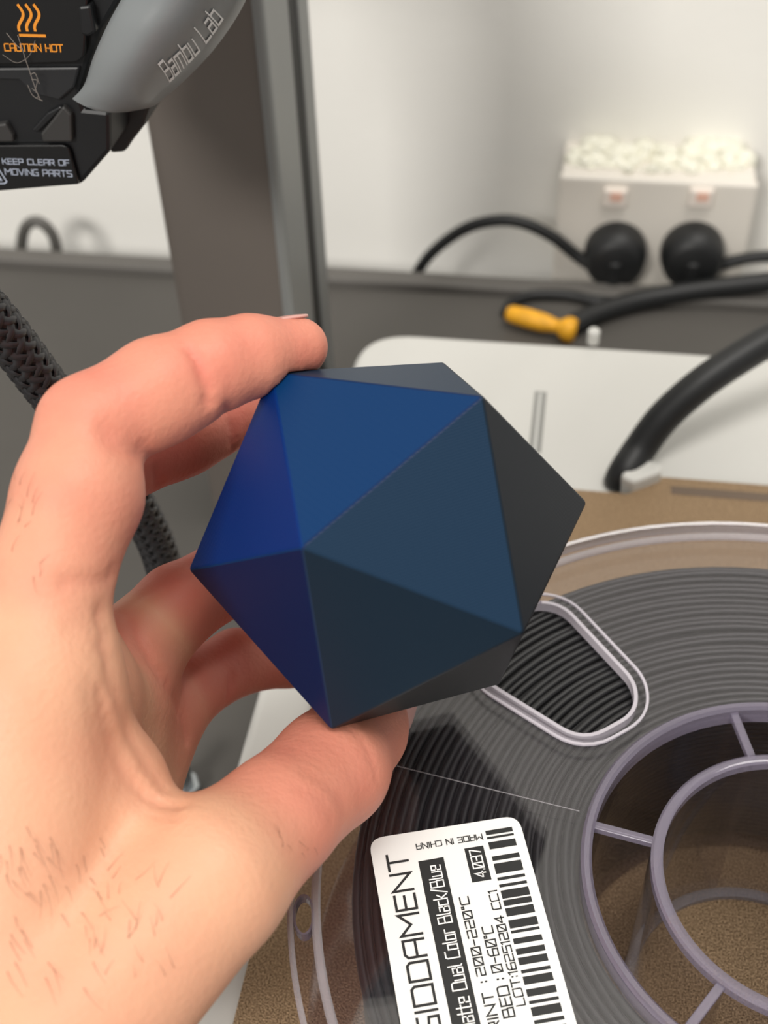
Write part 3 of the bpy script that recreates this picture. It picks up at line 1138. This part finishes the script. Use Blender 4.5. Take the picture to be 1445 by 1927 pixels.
def hand_sdf(P_, trim=True):
    d = None
    for k, js in FING.items():
        fd = None
        for A, B in zip(js[:-1], js[1:]):
            c = cap(P_, A, B)
            fd = c if fd is None else smin(fd, c, 2.2)
        if k == 'index':
            fd = smin(smin(fd, cap(P_, *PADS[0]), 1.6), cap(P_, *PADS[1]), 1.6)
        if k == 'middle':
            fd = smin(fd, cap(P_, *PADS[2]), 1.6)
        if k == 'thumb':
            th = fd
        else:
            d = fd if d is None else smin(d, fd, 1.2)
    pm = None
    for k in CARP:
        c = cap(P_, FING[k][0], CARP[k])
        pm = c if pm is None else smin(pm, c, 7)
    pm = smin(pm, tri(P_, FING['index'][0][0] + np.array([3.0, -3, 1]), WEB, CARP['index'][0], 7.0), 6)
    pm = smin(pm, tri(P_, WEB, FING['thumb'][1][0] + np.array([-9.0, 2, 2]), CARP['index'][0], 8.5), 7)
    pm = smin(pm, tri(P_, FING['index'][0][0], FING['pinky'][0][0], CARP['middle'][0], 9.5), 7)
    pm = smin(pm, cap(P_, J(30, 2060, 212, 24), J(-330, 2750, 232, 27)), 14)
    d = smin(d, pm, 5)
    d = smin(d, th, 5)
    if trim:
        Pw = CAMP + P_ @ np.array([RIGHT, DOWN, FWD])
        d = np.maximum(d, 0.12 - sd_ico(Pw))
    return d


def surface_nets(fn, lo, hi, h):
    lo = np.array(lo, float)
    n = np.ceil((np.array(hi) - lo) / h).astype(int) + 1
    ax_ = [lo[i] + h * np.arange(n[i]) for i in range(3)]
    D = np.empty(n, np.float32)
    Y_, Z_ = np.meshgrid(ax_[1], ax_[2], indexing='ij')
    flat = np.c_[np.zeros(Y_.size), Y_.ravel(), Z_.ravel()]
    for i in range(n[0]):
        flat[:, 0] = ax_[0][i]
        D[i] = fn(flat).reshape(n[1], n[2])
    neg = D < 0
    c = np.zeros(n - 1, np.int8)
    for dx in (0, 1):
        for dy in (0, 1):
            for dz in (0, 1):
                c += neg[dx:n[0] - 1 + dx, dy:n[1] - 1 + dy, dz:n[2] - 1 + dz]
    act = (c > 0) & (c < 8)
    idx = -np.ones(act.shape, np.int64)
    cells = np.argwhere(act)
    idx[act] = np.arange(len(cells))
    acc = np.zeros((len(cells), 3))
    cnt = np.zeros(len(cells))
    offs = [(a, b_, c_) for a in (0, 1) for b_ in (0, 1) for c_ in (0, 1)]
    for a in offs:
        for axis in range(3):
            if a[axis] == 1:
                continue
            b_ = list(a)
            b_[axis] = 1
            va = D[cells[:, 0] + a[0], cells[:, 1] + a[1], cells[:, 2] + a[2]]
            vb = D[cells[:, 0] + b_[0], cells[:, 1] + b_[1], cells[:, 2] + b_[2]]
            m_ = (va < 0) != (vb < 0)
            t = np.where(m_, va / np.where(m_, va - vb, 1), 0)
            p = np.tile(np.array(a, float), (len(cells), 1))
            p[:, axis] += t
            acc[m_] += p[m_]
            cnt[m_] += 1
    V_ = lo + h * (cells + acc / cnt[:, None])
    F_ = []
    for axis in range(3):
        sl0 = [slice(None)] * 3
        sl1 = [slice(None)] * 3
        sl0[axis] = slice(0, n[axis] - 1)
        sl1[axis] = slice(1, n[axis])
        ch = neg[tuple(sl0)] != neg[tuple(sl1)]
        e = np.argwhere(ch)
        o1, o2 = [a for a in range(3) if a != axis]
        ok = (e[:, o1] > 0) & (e[:, o2] > 0) & (e[:, o1] < n[o1] - 1) & (e[:, o2] < n[o2] - 1)
        e = e[ok]
        s = neg[tuple(sl0)][tuple(e.T)]
        q = []
        for (i, j) in ((0, 0), (1, 0), (1, 1), (0, 1)):
            cc = e.copy()
            cc[:, o1] -= i
            cc[:, o2] -= j
            q.append(idx[tuple(cc.T)])
        q = np.stack(q, 1)
        flip = s if axis != 1 else ~s
        q[flip] = q[flip][:, ::-1]
        F_.append(q)
    return V_, np.concatenate(F_)


def grad(fn, P_, e=0.05):
    g = np.stack([fn(P_ + np.eye(3)[i] * e) - fn(P_ - np.eye(3)[i] * e) for i in range(3)], 1) / (2 * e)
    return g / (np.linalg.norm(g, axis=1)[:, None] + 1e-9)


HV, HF = surface_nets(hand_sdf, (-104, -38, 172), (8, 118, 300), 0.95)
dn = hand_sdf(HV)
HV = HV - np.clip(dn, -0.8, 0.8)[:, None] * grad(hand_sdf, HV)
HN = grad(hand_sdf, HV)
HPX = np.c_[CX + FPX * HV[:, 0] / HV[:, 2], CY + FPX * HV[:, 1] / HV[:, 2]]
front = (HN * HV).sum(1) < 0


def on_skin(px, py, rad=9):
    m_ = front & (np.abs(HPX[:, 0] - px) < rad * 1.6) & (np.abs(HPX[:, 1] - py) < rad * 1.6)
    i = np.nonzero(m_)[0]
    if len(i) == 0:
        return None
    i = i[HV[i, 2] < HV[i, 2].min() + 5]
    return i[np.argmin(np.hypot(HPX[i, 0] - px, HPX[i, 1] - py))]


disp = np.zeros(len(HV))
CREASE = [
    ([(365, 660), (378, 690), (388, 720), (393, 757)], 0.75, 1.1),
    ([(200, 818), (228, 834), (262, 852)], 0.7, 2.0),
    ([(120, 1098), (170, 1094), (212, 1084)], 0.6, 1.4),
    ([(130, 1178), (180, 1182)], 0.35, 1.6),
    ([(190, 1150), (196, 1200), (204, 1250), (214, 1295)], 0.7, 1.3),
    ([(214, 1290), (236, 1360), (270, 1430), (315, 1490)], 0.55, 1.0),
    ([(190, 1300), (205, 1380), (232, 1450), (280, 1500), (332, 1515)], 0.8, 1.5),
    ([(170, 1290), (186, 1380), (206, 1450)], 0.4, 1.6),
    ([(228, 1480), (270, 1520), (330, 1535)], 0.35, 1.3),
    ([(238, 1150), (262, 1200), (300, 1266)], 0.7, 1.2),
    ([(300, 1268), (336, 1330), (352, 1390)], 0.6, 1.2),
    ([(656, 1370), (684, 1395), (700, 1430), (708, 1462)], 0.2, 0.6),
    ([(424, 765), (436, 800), (440, 840)], 0.5, 0.9),
    ([(290, 880), (300, 912)], 0.6, 1.0),
    ([(438, 1270), (430, 1308)], 0.55, 1.0),
    ([(255, 1130), (300, 1105), (360, 1085)], 0.3, 0.8),
    ([(560, 1480), (600, 1500), (625, 1540)], 0.18, 1.2),
    ([(575, 1450), (630, 1490), (650, 1520)], 0.18, 1.2),
]
for pts, dep, wid in CREASE:
    path = catmull([(x, y, 0) for x, y in pts], 14)
    ids = [on_skin(p[0], p[1]) for p in path]
    ids = [i for i in ids if i is not None]
    if not ids:
        continue
    Q = HV[ids]
    lo_, hi_ = Q.min(0) - 4 * wid, Q.max(0) + 4 * wid
    near = np.nonzero(((HV > lo_) & (HV < hi_)).all(1))[0]
    dd = np.sqrt(((HV[near][:, None] - Q[None]) ** 2).sum(2)).min(1)
    disp[near] = np.minimum(disp[near], -dep * np.exp(-(dd / wid) ** 2))
HV2 = HV + HN * disp[:, None]
HW = CAMP + HV2 @ np.array([RIGHT, DOWN, FWD])
# skin flush: fingers and creases pinker than the back of the hand
flush = np.full(len(HV), 0.10)
for k, w_ in (('index', .75), ('middle', 1.0), ('ring', 1.0), ('pinky', 0.95)):
    js = FING[k]
    for i, (A, B) in enumerate(zip(js[1:-1], js[2:])):
        dd = cap(HV, A, B)
        s_ = w_ * (0.45 + 0.55 * min(1, (i + 0.4) / 2.0)) if k == 'index' else w_
        flush = np.maximum(flush, s_ * np.clip(1 - dd / 5, 0, 1))
for A, B in zip(FING['thumb'][2:-1], FING['thumb'][3:]):
    flush = np.maximum(flush, 0.7 * np.clip(1 - (cap(HV, A, B)) / 9, 0, 1))
dd = cap(HV, FING['ring'][0], FING['pinky'][0])
flush = np.maximum(flush, 0.9 * np.clip(1 - dd / 8, 0, 1))
flush = np.clip(flush - disp * 0.15, 0, 1)
me = bpy.data.meshes.new('hand')
me.from_pydata((HW * MM).tolist(), [], HF.tolist())
me.update()
at_ = me.attributes.new('flush', 'FLOAT', 'POINT')
at_.data.foreach_set('value', flush.astype(np.float32))
hand = link('hand', me, M['skin'], None, smooth=True)
bm = bmesh.new()
bm.from_mesh(me)
bmesh.ops.recalc_face_normals(bm, faces=bm.faces)
bm.to_mesh(me)
bm.free()
md = hand.modifiers.new('smooth', 'SMOOTH')
md.factor = 0.4
md.iterations = 2
tag(hand, 'bare left hand gripping the blue icosahedron between index finger and thumb', 'hand')


def c2w(p):
    return CAMP + np.asarray(p) @ np.array([RIGHT, DOWN, FWD])


def nail(name, c, axis, nor, w_, l_, R_, material=None):
    """curved nail plate; c centre (camera mm), axis towards the tip, nor outwards"""
    axis = np.array(axis, float)
    axis /= np.linalg.norm(axis)
    nor = np.array(nor, float)
    nor -= axis * (nor @ axis)
    nor /= np.linalg.norm(nor)
    bb = np.cross(axis, nor)
    NA, NB = 10, 12
    v, f = [], []
    for lay in (0, 1):
        for i in range(NA + 1):
            s_ = -1 + 2 * i / NA
            for j in range(NB + 1):
                q = -1 + 2 * j / NB
                ww = w_ / 2 * (1 - 0.12 * max(0, s_) ** 2) * math.sqrt(max(0.05, 1 - (0.55 * s_) ** 4))
                ph = q * ww / R_
                ss = s_ * l_ / 2 * (1 - 0.16 * q * q)
                p = np.asarray(c) + axis * ss + (R_ - 0.45 * lay) * math.sin(ph) * bb + ((R_ - 0.45 * lay) * math.cos(ph) - R_) * nor - nor * (0.03 * s_ * s_ * l_)
                v.append(c2w(p))
    n1 = (NA + 1) * (NB + 1)
    g = lambda i, j: i * (NB + 1) + j
    for i in range(NA):
        for j in range(NB):
            q = (g(i, j), g(i + 1, j), g(i + 1, j + 1), g(i, j + 1))
            f.append(q)
            f.append(tuple(k + n1 for k in q[::-1]))
    bd = [g(0, j) for j in range(NB)] + [g(i, NB) for i in range(NA)] + [g(NA, j) for j in range(NB, 0, -1)] + [g(i, 0) for i in range(NA, 0, -1)]
    for k in range(len(bd)):
        a, b_ = bd[k], bd[(k + 1) % len(bd)]
        f.append((a, b_, b_ + n1, a + n1))
    return mesh(name, v, f, M['nail'], hand, smooth=True)


a, b_ = FING['index'][6][0], FING['index'][7][0]
axi = b_ - a
nI = np.array((0.05, -0.93, 0.36))
nI -= axi * (nI @ axi) / (axi @ axi)
nI /= np.linalg.norm(nI)
nail('fingernail', a + axi * 0.78 + nI * 6.0, axi, nI, 9.0, 10.5, 6.2)
a, b_ = FING['thumb'][4][0], FING['thumb'][5][0]
axi = b_ - a
nT = np.array((0.74, 0.30, -0.60))
nT -= axi * (nT @ axi) / (axi @ axi)
nT /= np.linalg.norm(nT)
nail('thumbnail', a + axi * 0.72 + nT * 9.35, axi, nT, 12.5, 13, 9.0)

# fine hairs on the back of the hand and the index finger
random.seed(7)
mb = MB()


def add_hair(px, py, dx, dy, bend):
    i = on_skin(px, py, 7)
    if i is None:
        return
    n_ = HN[i]
    base = HV[i]
    d = np.array((dx, dy, 0.0)) * (base[2] / FPX)
    d -= n_ * (d @ n_)
    side = np.cross(n_, d)
    pth = []
    for k in range(6):
        t = k / 5
        pth.append(c2w(base + d * t + side * bend * t * t + n_ * (0.10 + 0.8 * t * (1 - 0.6 * t))))
    vv_, ff_ = tube_data(pth, [0.036 * (1 - 0.7 * k / 5) for k in range(6)], 3)
    mb.add(vv_, ff_)


for k in range(46):
    add_hair(random.uniform(2, 190), random.uniform(1560, 1860), random.uniform(8, 34), random.uniform(25, 60), random.uniform(-.3, .3))
for k in range(26):
    add_hair(random.uniform(170, 330), random.uniform(1640, 1850), random.uniform(-30, 40), random.uniform(-60, -20), random.uniform(-.3, .3))
for k in range(14):
    add_hair(random.uniform(20, 80), random.uniform(890, 1090), random.uniform(-10, 25), random.uniform(-50, 50), random.uniform(-.5, .5))
for k in range(8):
    add_hair(random.uniform(520, 600), random.uniform(1560, 1610), random.uniform(-25, 30), random.uniform(-25, 25), random.uniform(-.3, .3))
tag(mb.build('skin_hair', M['hair'], hand, smooth=True), kind='stuff')

# ================================================================== CABLES
# braided toolhead cable hanging at the left
bc = empty('braided_cable')
tag(bc, 'thick black braided cable sloping behind the hand at the left', 'cable')
ctl = [atd(-150, 430, 222), atd(-60, 545, 234), atd(20, 640, 246), atd(100, 745, 262), atd(190, 855, 284), atd(262, 960, 305), atd(306, 1060, 325), atd(322, 1180, 345), atd(326, 1330, 372)]
path = catmull(ctl, 16)
RB = 4.7
tube('core', path, RB - 0.35, M['cable'], bc, 16)
fr_ = frames(path)
arc = [0]
for i in range(1, len(path)):
    arc.append(arc[-1] + np.linalg.norm(path[i] - path[i - 1]))
arc = np.array(arc)
PA = np.array(path)
UA = np.array([q[0] for q in fr_])
WA = np.array([q[1] for q in fr_])
mb = MB()
NS = 8
pitch = 30.0
step = 0.75
ss = np.arange(0, arc[-1], step)
Pi = np.stack([np.interp(ss, arc, PA[:, k]) for k in range(3)], 1)
Ui = np.stack([np.interp(ss, arc, UA[:, k]) for k in range(3)], 1)
Wi = np.stack([np.interp(ss, arc, WA[:, k]) for k in range(3)], 1)
for dirn in (1, -1):
    for k in range(NS):
        ph = 2 * math.pi * k / NS
        th = dirn * 2 * math.pi * ss / pitch + ph
        wob = dirn * np.cos(NS * 2 * math.pi * ss / pitch)
        rr = RB + 0.26 * wob
        hw = 1.25 / RB
        v, f = [], []
        for i in range(len(ss)):
            for (da, dr) in ((-hw, -.18), (-hw * .5, .12), (hw * .5, .12), (hw, -.18)):
                v.append(Pi[i] + (rr[i] + dr) * (math.cos(th[i] + da) * Ui[i] + math.sin(th[i] + da) * Wi[i]))
        for i in range(len(ss) - 1):
            for q in range(3):
                f.append((i * 4 + q, i * 4 + q + 1, i * 4 + q + 5, i * 4 + q + 4))
        mb.add(v, f)
tag(mb.build('braid', M['braid'], bc, smooth=True, fix=False), kind='stuff')

# thick smooth cable rising from behind the build plate on the right
ctl = [(-40, 181, -2.2 + 4), aty(1172, 905, 184), aty(1196, 850, 188), aty(1250, 784, 194), aty(1320, 722, 202), aty(1400, 668, 212), aty(1480, 622, 222), aty(1600, 560, 236)]
ctl = [atz(1166, 911, -3.9), atz(1166, 911, -3.9) + np.array((1.2, 1.0, 4.5)), aty(1203, 846, 187)] + ctl[3:]
tag(tube('thick_cable', catmull(ctl, 12), 5.6, M['cable'], None, 20), 'thick smooth black cable curving up from behind the gold plate at the right', 'cable')

# black cable with a yellow connector lying behind the bed
yc = empty('tagged_cable')
tag(yc, 'black cable ending in a bright yellow connector on the bench behind the bed', 'cable')
h_ = BZ + 6
ctl = [atz(1068, 616, h_), atz(1120, 590, h_), atz(1200, 566, h_), atz(1300, 548, h_ + 2), atz(1400, 536, h_ + 4), atz(1500, 526, h_ + 6), atz(1700, 515, h_ + 6)]
tube('cord', catmull(ctl, 12), 5.2, M['cable'], yc, 16)
p0, p1 = atz(952, 588, h_ + 1), atz(1078, 622, h_)
d = p1 - p0
prof = [(0, 0.2), (0.02, 3.2), (0.08, 4.4), (0.3, 4.9), (0.55, 4.8), (0.72, 3.6), (0.78, 3.2), (0.83, 4.6), (0.9, 6.2), (0.97, 6.4), (1.03, 5.6), (1.05, 0.3)]
v, f = tube_data([p0 + d * t for t, r in prof], [r for t, r in prof], 18)
mesh('yellow_connector', v, f, M['yellow'], yc, smooth=True)
ctl = [atz(*q, BZ + 3) for q in ((952, 590), (958, 575), (975, 563), (1010, 555), (1070, 556), (1120, 566), (1180, 572))]
tag(tube('thin_cable', catmull(ctl, 12), 2.8, M['cable'], None, 10), 'thin dark cable looping on the bench above the yellow connector', 'cable')

# shiny bolt head on the bench seen past the thumb web
bp_ = atz(350, 1490, BZ)
hb = empty('hex_bolt')
tag(hb, 'small shiny steel bolt on the bench beyond the thumb web', 'bolt')
prism('head', [(bp_[0] + 6 * math.cos(k * math.pi / 3), bp_[1] + 6 * math.sin(k * math.pi / 3), BZ) for k in range(6)], (0, 0, 5), M['steel'], hb, 0.8, 3)
lathe('shank', [(0, 0), (3.2, 0), (3.2, 9), (2.4, 10), (0, 10)], M['steel'], hb, 20, BZ + 5, close=False, centre=(bp_[0], bp_[1]))
